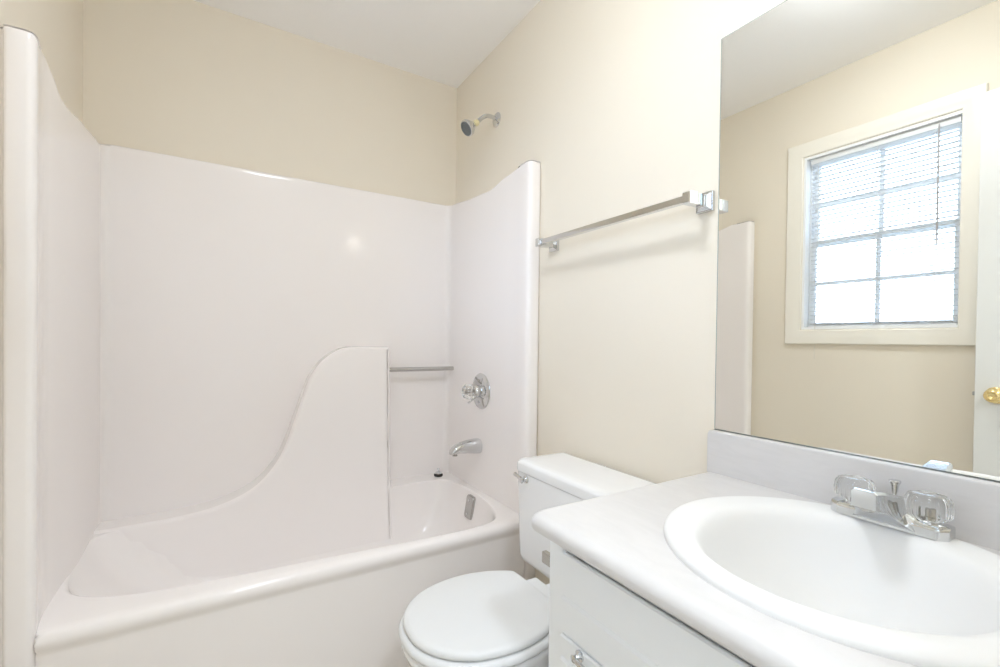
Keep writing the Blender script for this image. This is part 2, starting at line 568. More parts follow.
def tub():
    s = MB()
    c = (-0.80, -0.43)
    # rim outlines from the apron's foot up and over into the basin
    def inset(d):
        f = FRONT + d
        return [(-0.045, -0.004), (-1.470, -0.004), (-1.470, -0.745), (-1.4535, -0.772), (-1.4535, min(f + 0.004, -0.74)), (-1.4505, min(f, -0.739)),
                (-0.0625, min(f, -0.739)), (-0.0585, min(f + 0.004, -0.74)), (-0.0585, -0.772), (-0.045, -0.745)]
    outer = inset(0)
    ths = set()
    for p in outer:
        ths.add(round(math.atan2(p[1] - c[1], p[0] - c[0]), 6))
    N = 140
    for i in range(N):
        ths.add(round(-PI + 2 * PI * i / N, 6))
    ths = sorted(ths)
    def L(poly, z):
        out = []
        for t in ths:
            x, y = ray_poly(c, t, poly)
            out.append((x, y, z(x, y) if callable(z) else z))
        return out
    loops = []
    loops.append(L(inset(0.014), FL))
    loops.append(L(inset(0.012), 0.20))
    loops.append(L(inset(0.010), RIM - 0.060))
    for k in range(7):                                  # rolled front edge
        a = PI / 2 * k / 6
        r = 0.024
        loops.append(L(inset(r * (1 - math.sin(PI / 2 * k / 6)) * (1 if k else 0.9)), RIM - 0.030 + 0.030 * math.sin(a) if k else RIM - 0.040))
    loops = loops[:3]
    for d, z in ((0.007, RIM - 0.048), (0.003, RIM - 0.040), (0.001, RIM - 0.031), (0.0, RIM - 0.022), (0.003, RIM - 0.011),
                 (0.010, RIM - 0.004), (0.020, RIM - 0.001), (0.032, RIM)):
        loops.append(L(inset(d), z))
    # basin: rounded outline, shallow left backrest, steep right end
    rim_in = [(p.x, p.y) for p in spline([(-0.18, -0.150), (-0.125, -0.170), (-0.096, -0.26), (-0.088, -0.40), (-0.102, -0.56), (-0.130, -0.665), (-0.172, -0.728),
              (-0.25, -0.754), (-0.40, -0.757), (-0.65, -0.742), (-0.93, -0.724), (-1.18, -0.708), (-1.31, -0.680), (-1.40, -0.630), (-1.445, -0.562),
              (-1.466, -0.45), (-1.468, -0.30), (-1.452, -0.200), (-1.40, -0.155), (-1.30, -0.150), (-1.0, -0.150), (-0.6, -0.150), (-0.30, -0.150)], 5, True)]
    mid_in = rrect(-1.300, -0.140, -0.672, -0.176, [0.14, 0.14, 0.15, 0.14], 10)
    low_in = rrect(-1.130, -0.215, -0.600, -0.240, [0.12, 0.12, 0.12, 0.12], 10)
    def mix(A, B, t, z):
        a, b_ = L(A, z), L(B, z)
        return [tuple(p[i] + (q[i] - p[i]) * t for i in range(3)) for p, q in zip(a, b_)]
    for t, dz in ((-0.07, 0.0), (-0.035, -0.001), (0.0, -0.004), (0.03, -0.010), (0.055, -0.019), (0.30, -0.085), (0.62, -0.145), (1.0, -0.200)):
        loops.append(mix(rim_in, mid_in, t, RIM + dz))
    for t, dz in ((0.35, -0.245), (0.7, -0.283), (0.9, -0.298), (1.05, -0.304)):
        loops.append(mix(mid_in, low_in, t, RIM + dz))
    loops.append(L(rrect(-0.95, -0.45, -0.46, -0.38, 0.03, 4), RIM - 0.310))
    s.loft(loops, True, False, True)
    return s.build('tub', 'fiberglass', unit, angle=50)
tub_o = tub()

def ztop_r(y):      # top edge of the right-hand end panel
    return interp(y, [-0.70, -0.60, -0.46, -0.30, -0.07], [1.785, 1.777, 1.756, 1.765, 1.785])
def ztop_l(y):
    return interp(y, [-0.69, -0.62, -0.545, -0.49, -0.30, -0.10], [1.771, 1.757, 1.728, 1.727, 1.752, 1.770])

def surround():
    s = MB()
    pts = []            # (x, y, ztop)
    # right flange: from the painted wall, round the front, to the inner face
    for x, y in ((-0.001, -0.700), (-0.001, -0.770), (-0.004, -0.778), (-0.012, -0.781), (-0.040, -0.781), (-0.050, -0.778), (-0.056, -0.770),
                 (-0.058, -0.758), (-0.0575, -0.735), (-0.055, -0.70)):
        pts.append((x, y, 1.785))
    for y in (-0.66, -0.62, -0.58, -0.54, -0.50, -0.46, -0.42, -0.38, -0.32, -0.26, -0.20, -0.14, -0.09):
        pts.append((XR, y, ztop_r(y)))
    r = 0.028
    for i in range(1, 8):
        a = PI / 2 * i / 8
        pts.append((XR - r + r * math.cos(a), YB - r + r * math.sin(a), 1.786))
    for i in range(25):
        t = i / 24
        x = XR - r + (XL + r - (XR - r)) * t
        pts.append((x, YB, 1.786))
    for i in range(1, 8):
        a = PI / 2 + PI / 2 * i / 8
        pts.append((XL + r + r * math.cos(a), YB - r + r * math.sin(a), 1.782 - 0.01 * i / 8))
    for y in (-0.09, -0.14, -0.20, -0.26, -0.32, -0.38, -0.42, -0.46, -0.49, -0.51, -0.53, -0.55, -0.57, -0.60, -0.64, -0.68):
        pts.append((XL, y, ztop_l(y)))
    for x, y in ((-1.4605, -0.715), (-1.4565, -0.748), (-1.4535, -0.771), (-1.4545, -0.783), (-1.459, -0.791), (-1.469, -0.795), (-1.497, -0.795),
                 (-1.504, -0.792), (-1.5065, -0.785), (-1.5075, -0.777), (-1.5235, -0.775)):
        pts.append((x, y, 1.766))
    n = len(pts)
    # outward normal of the path (towards the wall) to fold the top edge back onto the wall
    out = []
    for i, (x, y, z) in enumerate(pts):
        a = Vector(pts[max(0, i - 1)][:2]); b = Vector(pts[min(n - 1, i + 1)][:2])
        t = (b - a).normalized()
        out.append(Vector((t.y, -t.x)))
    # heights: bottom, then up; top edge rounded over
    loops = []
    for h in (FL, 0.16, 0.36, 0.40, 0.7, 1.1, 1.45):
        loops.append([(x, y, h if y < -0.735 else max(h, 0.345 + 0.01 * h)) for x, y, z in pts])
    for off, dz in ((0, -0.02), (0, -0.007), (0.002, -0.003), (0.006, -0.001), (0.010, 0.0)):
        L = []
        for (x, y, z), o in zip(pts, out):
            L.append((x - o.x * -off, y - o.y * -off, z + dz))
        loops.append(L)
    # last row: pushed onto the wall planes
    L = []
    for (x, y, z), o in zip(pts, out):
        fx, fy = x, y
        if y > -0.69 or True:
            if x > -0.10:
                fx = -0.0005
            elif x < -1.40:
                fx = -W + 0.0005
            if y > YB - 0.03 and -1.44 < x < -0.075:
                fy = -0.0005
        if y > YB - 0.028 and (x > -0.10 or x < -1.40):
            fy = -0.0005
        if y < -0.69:
            fy = y
            fx = max(-W + 0.0005, min(-0.0005, x))
        L.append((fx, fy, z))
    loops.append(L)
    s.loft(loops, False)
    return s.build('surround_wall', 'fiberglass', unit, angle=50)
sur_o = surround()

def armrest():
    """thick moulded panel low on the long wall: an S-curve top edge, square right end"""
    s = MB()
    curve = [(-0.395, 1.036), (-0.459, 1.036), (-0.545, 1.037), (-0.60, 1.033), (-0.645, 1.016), (-0.699, 0.976), (-0.741, 0.921), (-0.768, 0.861),
             (-0.812, 0.728), (-0.843, 0.637), (-0.879, 0.558), (-0.935, 0.486), (-1.000, 0.440), (-1.100, 0.404), (-1.217, 0.388),
             (-1.339, 0.384), (-1.42, 0.382), (-1.470, 0.382)]
    top = [(p.x, p.y) for p in spline([(x, z) for x, z in curve], 5)]
    top[0] = (-0.395, 1.036)
    top = [(-0.3945, 0.13)] + [(-0.3945, 0.13 + (1.02 - 0.13) * k / 12) for k in range(1, 13)] + [(-0.3945 - 0.004, 1.032)] + top[1:]
    nfr = lambda z: (-0.118 - 0.036 * max(0, min(1, (1.03 - z) / 0.66)) if z > 0.37 else -0.154 - 0.0285 * (0.37 - z) / 0.20 if z > 0.17 else -0.1825 - 0.32 * (0.17 - z))
    n = len(top)
    nor = []
    for i in range(n):
        a = Vector(top[max(0, i - 1)]); b = Vector(top[min(n - 1, i + 1)])
        t = (b - a).normalized()
        nor.append(Vector((-t.y, t.x)))         # inward
    loops = []
    R = 0.016
    for (d, t) in ((0, 0.0), (0, 0.55)) + tuple((R * (1 - math.cos(a)), None if a < 1.5 else 1.0) for a in [PI / 2 * k / 5 for k in range(1, 6)]):
        L = []
        for i, (x, z) in enumerate(top):
            k = 1.0
            xx, zz = x + nor[i].x * d * k, max(z + nor[i].y * d * k, 0.13)
            yf = nfr(zz)
            if t == 0.0:
                y = YB + 0.002
            elif t == 0.55:
                y = yf + R
            else:
                a = math.acos(1 - d / R)
                y = yf + R * (1 - math.sin(a))
            L.append((xx, y, zz))
        loops.append(L)
    s.loft(loops, False)
    # front face: vertical strips from the inset outline down to the base line
    last = loops[-1]
    body = [p for p in last[13:]]
    base = 0.13
    K = 22
    cols = []
    for (x, y, z) in body:
        col = []
        for k in range(K + 1):
            t = (k / K) ** 0.9
            zz = z + (base - z) * t
            col.append((x, nfr(zz), zz))
        cols.append(col)
    s.loft(cols, False)
    return s.build('armrest_panel', 'fiberglass', unit, angle=45, weld=True)
armrest()

s = MB()
s.tube([(-0.400, -0.098, 0.926), (-0.052, -0.098, 0.926)], 0.0105, 18)
s.build('grab_bar', 'chrome_dull', unit)['label'] = 'dull chrome bar across the niche'
# overflow plate on the steep end of the basin
s = MB()
oc = Vector((-0.104, -0.405, 0.306)); ax = Vector((-1, 0, 0.16)).normalized()
up = Vector((0, 0, 1)); up = (up - ax * up.dot(ax)).normalized(); sd = ax.cross(up)
def plate(cx, w2, h2, d, r=0.012):
    return [oc + ax * d + sd * px + up * py for px, py in rrect(-w2, w2, -h2, h2, r, 4)]
s.loft([plate(0, 0.032, 0.052, -0.012), plate(0, 0.032, 0.052, 0.004), plate(0, 0.029, 0.049, 0.010), plate(0, 0.020, 0.040, 0.0125)], True, True, True)
ov = s.build('overflow_plate', 'chrome_dull', unit)
ov['label'] = 'dull chrome overflow plate'
for dz in (-0.030, 0.030):
    s = MB(); s.lathe([(0.0055, 0), (0.005, 0.002), (0.001, 0.003)], oc + ax * 0.0123 + up * dz, ax, 12)
    s.build('screw', 'chrome', ov)
s = MB(); s.lathe([(0.034, -0.002), (0.034, 0.003), (0.024, 0.004), (0.022, 0.001), (0.001, 0.001)], (-0.33, -0.42, RIM - 0.309), (0, 0, 1), 28)
s.build('drain', 'chrome_dull', unit)

# tub stopper on the rim in the niche
st_ = thing('drain_stopper', (-0.130, -0.102, RIM), 'small drain stopper with black rubber ring sitting on the tub ledge', 'stopper')
s = MB(); s.lathe([(0.019, 0.0), (0.0225, 0.003), (0.0225, 0.010), (0.020, 0.013), (0.012, 0.014)], (-0.130, -0.102, RIM), (0, 0, 1), 28); s.build('rubber_ring', 'rubber', st_)
s = MB(); s.lathe([(0.018, 0.013), (0.019, 0.016), (0.016, 0.020), (0.006, 0.024), (0.004, 0.030), (0.0065, 0.036), (0.0055, 0.040), (0.001, 0.041)], (-0.130, -0.102, RIM), (0, 0, 1), 28)
s.build('stopper_cap', 'chrome', st_)

# ------------------------------------------------------------------ tub fittings on the right end panel
VY, VZ = -0.405, 0.838
val = thing('shower_valve', (XR, VY, VZ), 'chrome shower valve plate with clear knob above the tub spout', 'shower valve')
s = MB(); s.lathe([(0.082, 0.0003), (0.083, 0.003), (0.080, 0.007), (0.066, 0.013), (0.040, 0.018), (0.028, 0.020), (0.001, 0.020)], (XR, VY, VZ), (-1, 0, 0), 44)
plate_o = s.build('escutcheon_plate', 'chrome', val)
for dz in (-0.050, 0.050):
    s = MB(); s.lathe([(0.006, 0), (0.0055, 0.003), (0.001, 0.004)], (XR - 0.0165, VY, VZ + dz), (-1, 0, 0), 12)
    s.build('screw', 'chrome_dull', plate_o)
s = MB(); s.lathe([(0.029, 0.016), (0.029, 0.036), (0.024, 0.042), (0.018, 0.045), (0.001, 0.045)], (XR, VY, VZ), (-1, 0, 0), 32); s.build('valve_sleeve', 'chrome', val)
s = MB(); s.lathe([(0.016, 0.0455), (0.030, 0.048), (0.0345, 0.056), (0.034, 0.078), (0.030, 0.088), (0.020, 0.092), (0.001, 0.0925)], (XR, VY, VZ), (-1, 0, 0), 72, 0.035, 12)
kb = s.build('knob', 'acrylic', val)
s = MB(); s.lathe([(0.009, 0.0465), (0.009, 0.070), (0.001, 0.071)], (XR, VY, VZ), (-1, 0, 0), 16); s.build('knob_insert', 'chrome_dull', kb)
s = MB(); s.tube([(XR - 0.034, VY, VZ - 0.027), (XR - 0.060, VY - 0.002, VZ - 0.046), (XR - 0.072, VY - 0.003, VZ - 0.052)], [0.005, 0.0042, 0.005], 12); s.build('lever', 'chrome', val)

SY, SZ = -0.385, 0.580
sp = thing('tub_spout', (XR, SY, SZ), 'chrome tub spout on the end wall below the clear knob', 'spout')
s = MB()
loops = []
prof = [(0.0, 0.034, 0.034, 0.0), (0.004, 0.035, 0.035, 0), (0.030, 0.033, 0.034, 0.001), (0.060, 0.030, 0.030, 0.002), (0.090, 0.027, 0.026, 0.000),
        (0.115, 0.026, 0.022, -0.004), (0.132, 0.024, 0.018, -0.010), (0.142, 0.020, 0.012, -0.016), (0.146, 0.014, 0.006, -0.021)]
for d, ry, rz, dz in prof:
    L = []
    for j in range(28):
        a = 2 * PI * j / 28
        ca, sa = math.cos(a), math.sin(a)
        L.append((XR - 0.0003 - d, SY + ry * (abs(ca) ** 0.8) * (1 if ca > 0 else -1), SZ + dz + rz * (abs(sa) ** 0.8) * (1 if sa > 0 else -1)))
    loops.append(L)
s.loft(loops, True, True, True)
sb = s.build('spout_body', 'chrome', sp)
s = MB(); s.lathe([(0.013, 0), (0.012, 0.004), (0.009, 0.004), (0.008, -0.004)], (XR - 0.124, SY, SZ - 0.030), (0, 0, -1), 20); s.build('outlet_ring', 'chrome_dull', sb)

# shower head
HY, HZ = -0.428, 2.096
sh = thing('shower_sprayer', (0, HY, HZ), 'small chrome shower head with dark grey face high on the wall', 'shower head')
s = MB(); s.lathe([(0.033, -0.001), (0.033, 0.003), (0.026, 0.009), (0.014, 0.013), (0.011, 0.014)], (0, HY, HZ), (-1, 0, 0), 32)
s.build('wall_flange', 'chrome', sh)
s = MB()
arm = spline([(0.0, HY, HZ), (-0.025, HY, HZ + 0.006), (-0.055, HY, HZ + 0.004), (-0.082, HY, HZ - 0.014), (-0.104, HY, HZ - 0.038)], 6)
s.tube(arm, 0.0095, 18); s.build('shower_arm', 'chrome', sh)
ha = Vector((-0.79, 0.02, -0.61)).normalized()
hc = Vector((-0.104, HY, HZ - 0.038))
s = MB(); s.lathe([(0.011, -0.004), (0.0135, 0.0), (0.0135, 0.012), (0.010, 0.016), (0.010, 0.022)], hc, ha, 24); s.build('swivel_nut', 'brass_pale', sh)['label'] = 'pale yellow swivel nut'
s = MB(); s.lathe([(0.010, 0.018), (0.015, 0.024), (0.024, 0.038), (0.034, 0.052), (0.037, 0.060), (0.036, 0.068), (0.032, 0.070), (0.001, 0.068)], hc, ha, 36); s.build('head_shell', 'chrome', sh)
s = MB(); s.lathe([(0.0315, 0.069), (0.031, 0.0725), (0.022, 0.0745), (0.020, 0.0725), (0.008, 0.0735), (0.001, 0.0735)], hc, ha, 32); s.build('spray_face', 'grey_face', sh)['label'] = 'dark grey spray face'

# ------------------------------------------------------------------ towel bar
tb = thing('towel_bar', (0, -1.19, 1.441), 'chrome square towel bar on the wall above the toilet', 'towel bar')
TX, TZ = -0.070, 1.441
s = MB(); s.box(TX - 0.009, TX + 0.009, -1.505, -0.876, TZ - 0.009, TZ + 0.009, 0.0015); s.build('bar', 'chrome', tb)
for y in (-0.874, -1.509):
    s = MB()
    s.box(-0.012, 0.0, y - 0.024, y + 0.024, TZ - 0.026, TZ + 0.026, 0.002)
    def sq(x, a, b_):
        return [(x, y - a, TZ - b_), (x, y + a, TZ - b_), (x, y + a, TZ + b_), (x, y - a, TZ + b_)]
    s.loft([sq(-0.011, 0.021, 0.023), sq(-0.020, 0.0115, 0.0145), sq(-0.050, 0.0110, 0.0140), sq(-0.052, 0.0120, 0.0150), sq(-0.084, 0.0120, 0.0150), sq(-0.087, 0.0095, 0.0125)], True, True, True)
    s.build('post', 'chrome', tb)

# ------------------------------------------------------------------ mirror
mi = thing('wall_mirror', (0, -1.92, 0.856), 'large frameless mirror on the wall above the backsplash', 'mirror')
MY0, MY1, MZ0, MZ1 = -2.305, -1.5435, 0.8508, 1.8488
s = MB(); s.box(-0.0042, -0.0040, MY0 + 0.003, MY1 - 0.003, MZ0 + 0.003, MZ1 - 0.003); s.build('mirror_glass', 'mirror', mi, smooth=False)
s = MB()
loops = []
for d, x in ((0, -0.0003), (0, -0.003), (0.0025, -0.0041)):
    loops.append([(x, MY0 + d, MZ0 + d), (x, MY1 - d, MZ0 + d), (x, MY1 - d, MZ1 - d), (x, MY0 + d, MZ1 - d)])
s.loft(loops, True, True, False)
s.build('glass_edge', 'glass_edge', mi, smooth=False)
s = MB(); s.box(-0.0062, -0.0003, MY0, MY1, MZ0 - 0.0025, MZ0 - 0.0003, 0.0004); s.box(-0.0062, -0.0048, MY0, MY1, MZ0 - 0.0025, MZ0 + 0.0008, 0.0003)
s.build('channel_strip', 'chrome_dull', mi)

# ------------------------------------------------------------------ vanity
CZ = 0.745          # counter top
CB = 0.711          # underside
CX, CYL, CYR = -0.582, -1.530, -2.312
SC = (-0.285, -1.932)
ct = thing('vanity_countertop', (-0.29, -1.92, CB), 'white marbled countertop with rounded front edge on the vanity', 'countertop')
def counter():
    s = MB()
    poly = rrect(CX, -0.002, CYR, CYL, [0.003, 0.028, 0.012, 0.003], 6)
    ths = sorted(set([round(math.atan2(p[1] - SC[1], p[0] - SC[0]), 6) for p in poly] + [round(-PI + 2 * PI * i / 120, 6) for i in range(120)]))
    def off(d):
        return rrect(CX + d, -0.002, CYR + d * 0.3, CYL - d, [0.003, 0.028, 0.012, 0.003], 6)
    loops = []
    hole = [(SC[0] + 0.215 * math.cos(t), SC[1] + 0.225 * math.sin(t)) for t in ths]
    loops.append([(x, y, CB) for x, y in hole])
    loops.append([(x, y, CZ) for x, y in hole])
    R = 0.019
    for k in range(9):
        a = PI / 2 * k / 8
        P_ = off(R * (1 - math.sin(a)))
        loops.append([(*ray_poly(SC, t, P_), CZ - R + R * math.cos(a)) for t in ths])
    R2_ = 0.010
    for k in range(1, 7):
        a = PI / 2 * k / 6
        P_ = off(R2_ * (1 - math.cos(a)))
        loops.append([(*ray_poly(SC, t, P_), CB + R2_ - R2_ * math.sin(a)) for t in ths])
    s.loft(loops, True, ring=True)
    return s.build('counter_slab', 'counter', ct, angle=50)
counter()
s = MB()
# backsplash with eased top and left end
yz = rrect(CYR, CYL - 0.004, CZ - 0.002, 0.8505, [0.010, 0.003, 0.001, 0.001], 5)
s.loft([[(-0.0015, y, z) for y, z in yz], [(-0.016, y, z) for y, z in yz],
        [(-0.0195, y + (0.0015 if y < -2 else -0.0015), z - (0.0015 if z > 0.8 else 0)) for y, z in yz],
        [(-0.021, y + (0.005 if y < -2 else -0.005), z - (0.005 if z > 0.8 else 0)) for y, z in yz]], True, True, True)
s.build('backsplash', 'counter', ct, angle=35)

# sink
sk = thing('sink', (SC[0], SC[1], CZ), 'white oval drop-in sink set in the marbled countertop', 'sink')
def ell(cx, cy, rx, ry, z, n=96):
    return [(cx + rx * math.cos(2 * PI * j / n), cy + ry * math.sin(2 * PI * j / n), z) for j in range(n)]
s = MB()
cx, cy = SC
rings = [(cx, cy, 0.2392, 0.2532, 0.7446), (cx, cy, 0.2395, 0.2535, 0.7475), (cx, cy, 0.2393, 0.2533, 0.7505), (cx, cy, 0.2380, 0.2520, 0.7545), (cx, cy, 0.2335, 0.2475, 0.7585),
         (cx, cy, 0.2270, 0.2405, 0.7610), (cx - .004, cy, 0.218, 0.228, 0.7620), (cx - .012, cy, 0.204, 0.205, 0.7615), (cx - .016, cy, 0.196, 0.193, 0.7595),
         (cx - .018, cy, 0.190, 0.185, 0.7550), (cx - .018, cy, 0.184, 0.178, 0.7470), (cx - .018, cy, 0.178, 0.172, 0.7340), (cx - .017, cy, 0.170, 0.164, 0.710),
         (cx - .015, cy, 0.157, 0.152, 0.680), (cx - .012, cy, 0.137, 0.133, 0.648), (cx - .008, cy, 0.108, 0.106, 0.622), (cx - .004, cy, 0.070, 0.069, 0.608),
         (cx, cy, 0.024, 0.024, 0.6035)]
inner = [(cx, cy, 0.024, 0.024, 0.596), (cx, cy, 0.10, 0.10, 0.605), (cx - .015, cy, 0.165, 0.160, 0.672), (cx - .018, cy, 0.192, 0.188, 0.735), (cx, cy, 0.205, 0.215, 0.7440)]
s.loft([ell(*r) for r in rings + inner], True, ring=True)
s.build('basin', 'sink', sk, angle=60)
s = MB(); s.lathe([(0.0235, 0.0), (0.0245, 0.0035), (0.019, 0.004), (0.017, 0.001), (0.013, 0.001), (0.012, 0.004), (0.001, 0.005)], (cx, cy, 0.6022), (0, 0, 1), 28); s.build('drain', 'chrome', sk)

# faucet on the sink ledge
FX, FY, FZ = -0.086, -1.930, 0.7615
fa = thing('faucet', (FX, FY, FZ), 'chrome centerset faucet with two clear knobs on the sink', 'faucet')
def faucet_body():
    s = MB()
    loops = []
    # cross sections along y; high ridge in the middle, flat ends
    N = 33
    Lh = 0.0825
    for i in range(N):
        u = -1 + 2 * i / (N - 1)
        y = FY + u * Lh
        au = abs(u)
        end = max(0.0, (au - 0.82) / 0.18)
        hw = 0.0255 * math.sqrt(max(0.0, 1 - end ** 2.6)) if end < 1 else 0.0
        hw = max(hw, 0.0145)
        k = max(0.0, min(1.0, (0.60 - au) / 0.48))
        k = k * k * (3 - 2 * k)
        h = 0.0195 + 0.012 * k
        top = 0.80 - 0.10 * k
        sec = [(-hw, 0.0), (-hw, 0.013), (-hw * 0.96, 0.0165), (-hw * top, h - 0.0012), (-hw * top * 0.85, h), (0, h + 0.0005),
               (hw * top * 0.85, h), (hw * top, h - 0.0012), (hw * 0.96, 0.0165), (hw, 0.013), (hw, 0.0)]
        loops.append([(FX + a, y, FZ + b_) for a, b_ in sec])
    s.loft(loops, True, True, True)
    return s.build('faucet_base', 'chrome', fa, angle=32)
faucet_body()
s = MB()
loops = []
# sections from the hub out to the tip: x, half widths at top / waist / bottom, top z, bottom z
for x, wt, wm, wb, zt, zb in ((-0.052, 0.0180, 0.026, 0.048, 0.794, 0.7600), (-0.070, 0.0225, 0.029, 0.050, 0.807, 0.7600), (-0.095, 0.0240, 0.0290, 0.049, 0.8150, 0.7605),
                              (-0.110, 0.0232, 0.0275, 0.045, 0.8190, 0.7640), (-0.122, 0.0222, 0.0258, 0.0370, 0.8222, 0.7725), (-0.140, 0.0205, 0.0232, 0.0290, 0.8265, 0.7850),
                              (-0.165, 0.0185, 0.0198, 0.0220, 0.8320, 0.7985), (-0.185, 0.0172, 0.0178, 0.0185, 0.8350, 0.8045), (-0.1895, 0.0160, 0.0165, 0.0172, 0.8340, 0.8055)):
    zm = zb + (zt - zb) * 0.45
    h = [(wb, zb), (wm + (wb - wm) * 0.35, zb + (zm - zb) * 0.55), (wm, zm), (wt + 0.001, zt - 0.004), (wt - 0.003, zt)]
    loops.append([(x, FY + a, z) for a, z in h] + [(x, FY - a, z) for a, z in reversed(h)])
s.loft(loops, True, True, True)
spo = s.build('faucet_spout', 'chrome', fa, angle=30)
s = MB(); s.lathe([(0.011, -0.003), (0.011, 0.006), (0.009, 0.0075), (0.007, 0.004), (0.001, 0.004)], (FX - 0.086, FY, FZ + 0.0440), (0, 0, -1), 20); s.build('aerator', 'chrome_dull', spo)
s = MB(); s.tube([(FX + 0.026, FY, FZ + 0.010), (FX + 0.026, FY, FZ + 0.046), (FX + 0.026, FY, FZ + 0.050), (FX + 0.026, FY, FZ + 0.062), (FX + 0.026, FY, FZ + 0.068), (FX + 0.026, FY, FZ + 0.0705)],
              [0.0035, 0.0035, 0.0042, 0.0058, 0.0090, 0.0085], 16); s.build('lift_rod', 'chrome', fa)
for dy in (0.0515, -0.0515):
    c = (FX + 0.004, FY + dy, FZ)
    s = MB(); s.lathe([(0.0165, 0.015), (0.0165, 0.022), (0.013, 0.0235), (0.001, 0.0237)], c, (0, 0, 1), 28); s.build('knob_collar', 'chrome', fa)
    s = MB()
    s.lathe([(0.016, 0.0235), (0.0245, 0.026), (0.0300, 0.033), (0.0312, 0.044), (0.0295, 0.056), (0.0262, 0.062), (0.020, 0.065), (0.0140, 0.0655), (0.001, 0.0655)], c, (0, 0, 1), 80, 0.03, 16)
    k_ = s.build('knob', 'acrylic', fa)
    s = MB(); s.lathe([(0.007, 0.0245), (0.007, 0.032), (0.005, 0.033), (0.005, 0.042), (0.001, 0.043)], c, (0, 0, 1), 16); s.build('knob_insert', 'chrome_dull', k_)

# cabinet
va = thing('vanity_cabinet', (-0.27, -1.925, FL), 'white painted vanity cabinet under the marbled countertop', 'vanity cabinet')
VX, VY0, VY1 = -0.530, -1.541, -2.306
s = MB()
s.box(VX + 0.018, -0.002, VY1, VY0, 0.10, 0.118)
s.box(VX + 0.018, -0.002, VY0 - 0.016, VY0, FL, CB - 0.001)
s.box(VX + 0.018, -0.002, VY1, VY1 + 0.016, FL, CB - 0.001)
s.box(VX + 0.075, VX + 0.09, VY1 + 0.016, VY0 - 0.016, FL, 0.10)
s.box(-0.012, -0.002, VY1 + 0.016, VY0 - 0.016, 0.118, CB - 0.001)
s.build('carcass', 'cabinet', va)
s = MB()
s.box(VX, VX + 0.018, VY0 - 0.052, VY0, 0.10, CB - 0.001, 0.001)
s.box(VX, VX + 0.018, VY1, VY1 + 0.028, 0.10, CB - 0.001, 0.001)
for z0, z1, dx in ((0.10, 0.125, 0.0), (0.500, 0.530, 0.0), (0.640, CB - 0.001, 0.045)):
    s.box(VX + dx, VX + dx + 0.018, VY1 + 0.028, VY0 - 0.052, z0, z1)
s.box(VX, VX + 0.018, -1.94, -1.90, 0.125, 0.488)
s.build('face_frame', 'cabinet', va)
def front(name, y0, y1, z0, z1, grooves, parent):
    """overlay slab front with horizontal routed grooves (z of each groove)"""
    s = MB()
    xf, xb = VX - 0.007, VX - 0.0005
    g = [z1]
    prof = [(xb, z1), (xf + 0.003, z1), (xf, z1 - 0.003)]
    for z in grooves:
        prof += [(xf, z + 0.004), (xf + 0.0055, z + 0.003), (xf + 0.0055, z + 0.0015), (xf, z - 0.006)]
    prof += [(xf, z0 + 0.003), (xf + 0.003, z0), (xb, z0)]
    e = [[(x, y, z) for x, z in prof] for y in (y0, y1)]
    s.loft(e, True, True, True)
    return s.build(name, 'cabinet', parent, angle=20)
df = front('drawer_front', VY0 - 0.044, VY1 + 0.044, 0.526, 0.677, [0.594], va)
dl = front('door', VY0 - 0.044, -1.921, 0.112, 0.5205, [0.479], va)
dr_ = front('door', -1.926, VY1 + 0.044, 0.112, 0.5205, [0.479], va)
# chrome bail pull on the drawer front
s = MB()
hz, y0, y1 = 0.5105, -1.640, -1.740
xf = VX - 0.007
for y in (y0, y1):
    s.lathe([(0.010, -0.0005), (0.010, 0.003), (0.006, 0.006), (0.0045, 0.012), (0.0045, 0.012), (0.007, 0.016), (0.001, 0.018)], (xf, y, hz), (-1, 0, 0), 18)
s.tube(spline([(xf - 0.012, y0 + 0.003, hz), (xf - 0.014, y0 - 0.012, hz - 0.002), (xf - 0.015, (y0 + y1) / 2, hz - 0.004), (xf - 0.014, y1 + 0.012, hz - 0.002), (xf - 0.012, y1 - 0.003, hz)], 6), 0.0048, 14)
s.build('bail_pull', 'chrome', dl)

# paper holder on the cabinet's side, mostly hidden behind its corner
ph = thing('toilet_paper_holder', (-0.46, VY0, 0.645), 'small chrome paper holder on the cabinet side facing the toilet', 'paper holder')
for x in (-0.508, -0.402):
    s = MB()
    s.box(x - 0.012, x + 0.012, VY0 + 0.0005, VY0 + 0.006, 0.606, 0.640, 0.002)
    s.box(x - 0.006, x + 0.006, VY0 + 0.005, VY0 + 0.048, 0.611, 0.635, 0.002)
    s.build('bracket', 'chrome_dull', ph)
s = MB(); s.tube([(-0.503, VY0 + 0.036, 0.623), (-0.407, VY0 + 0.036, 0.623)], 0.008, 16); s.build('roller', 'chrome_dull', ph)

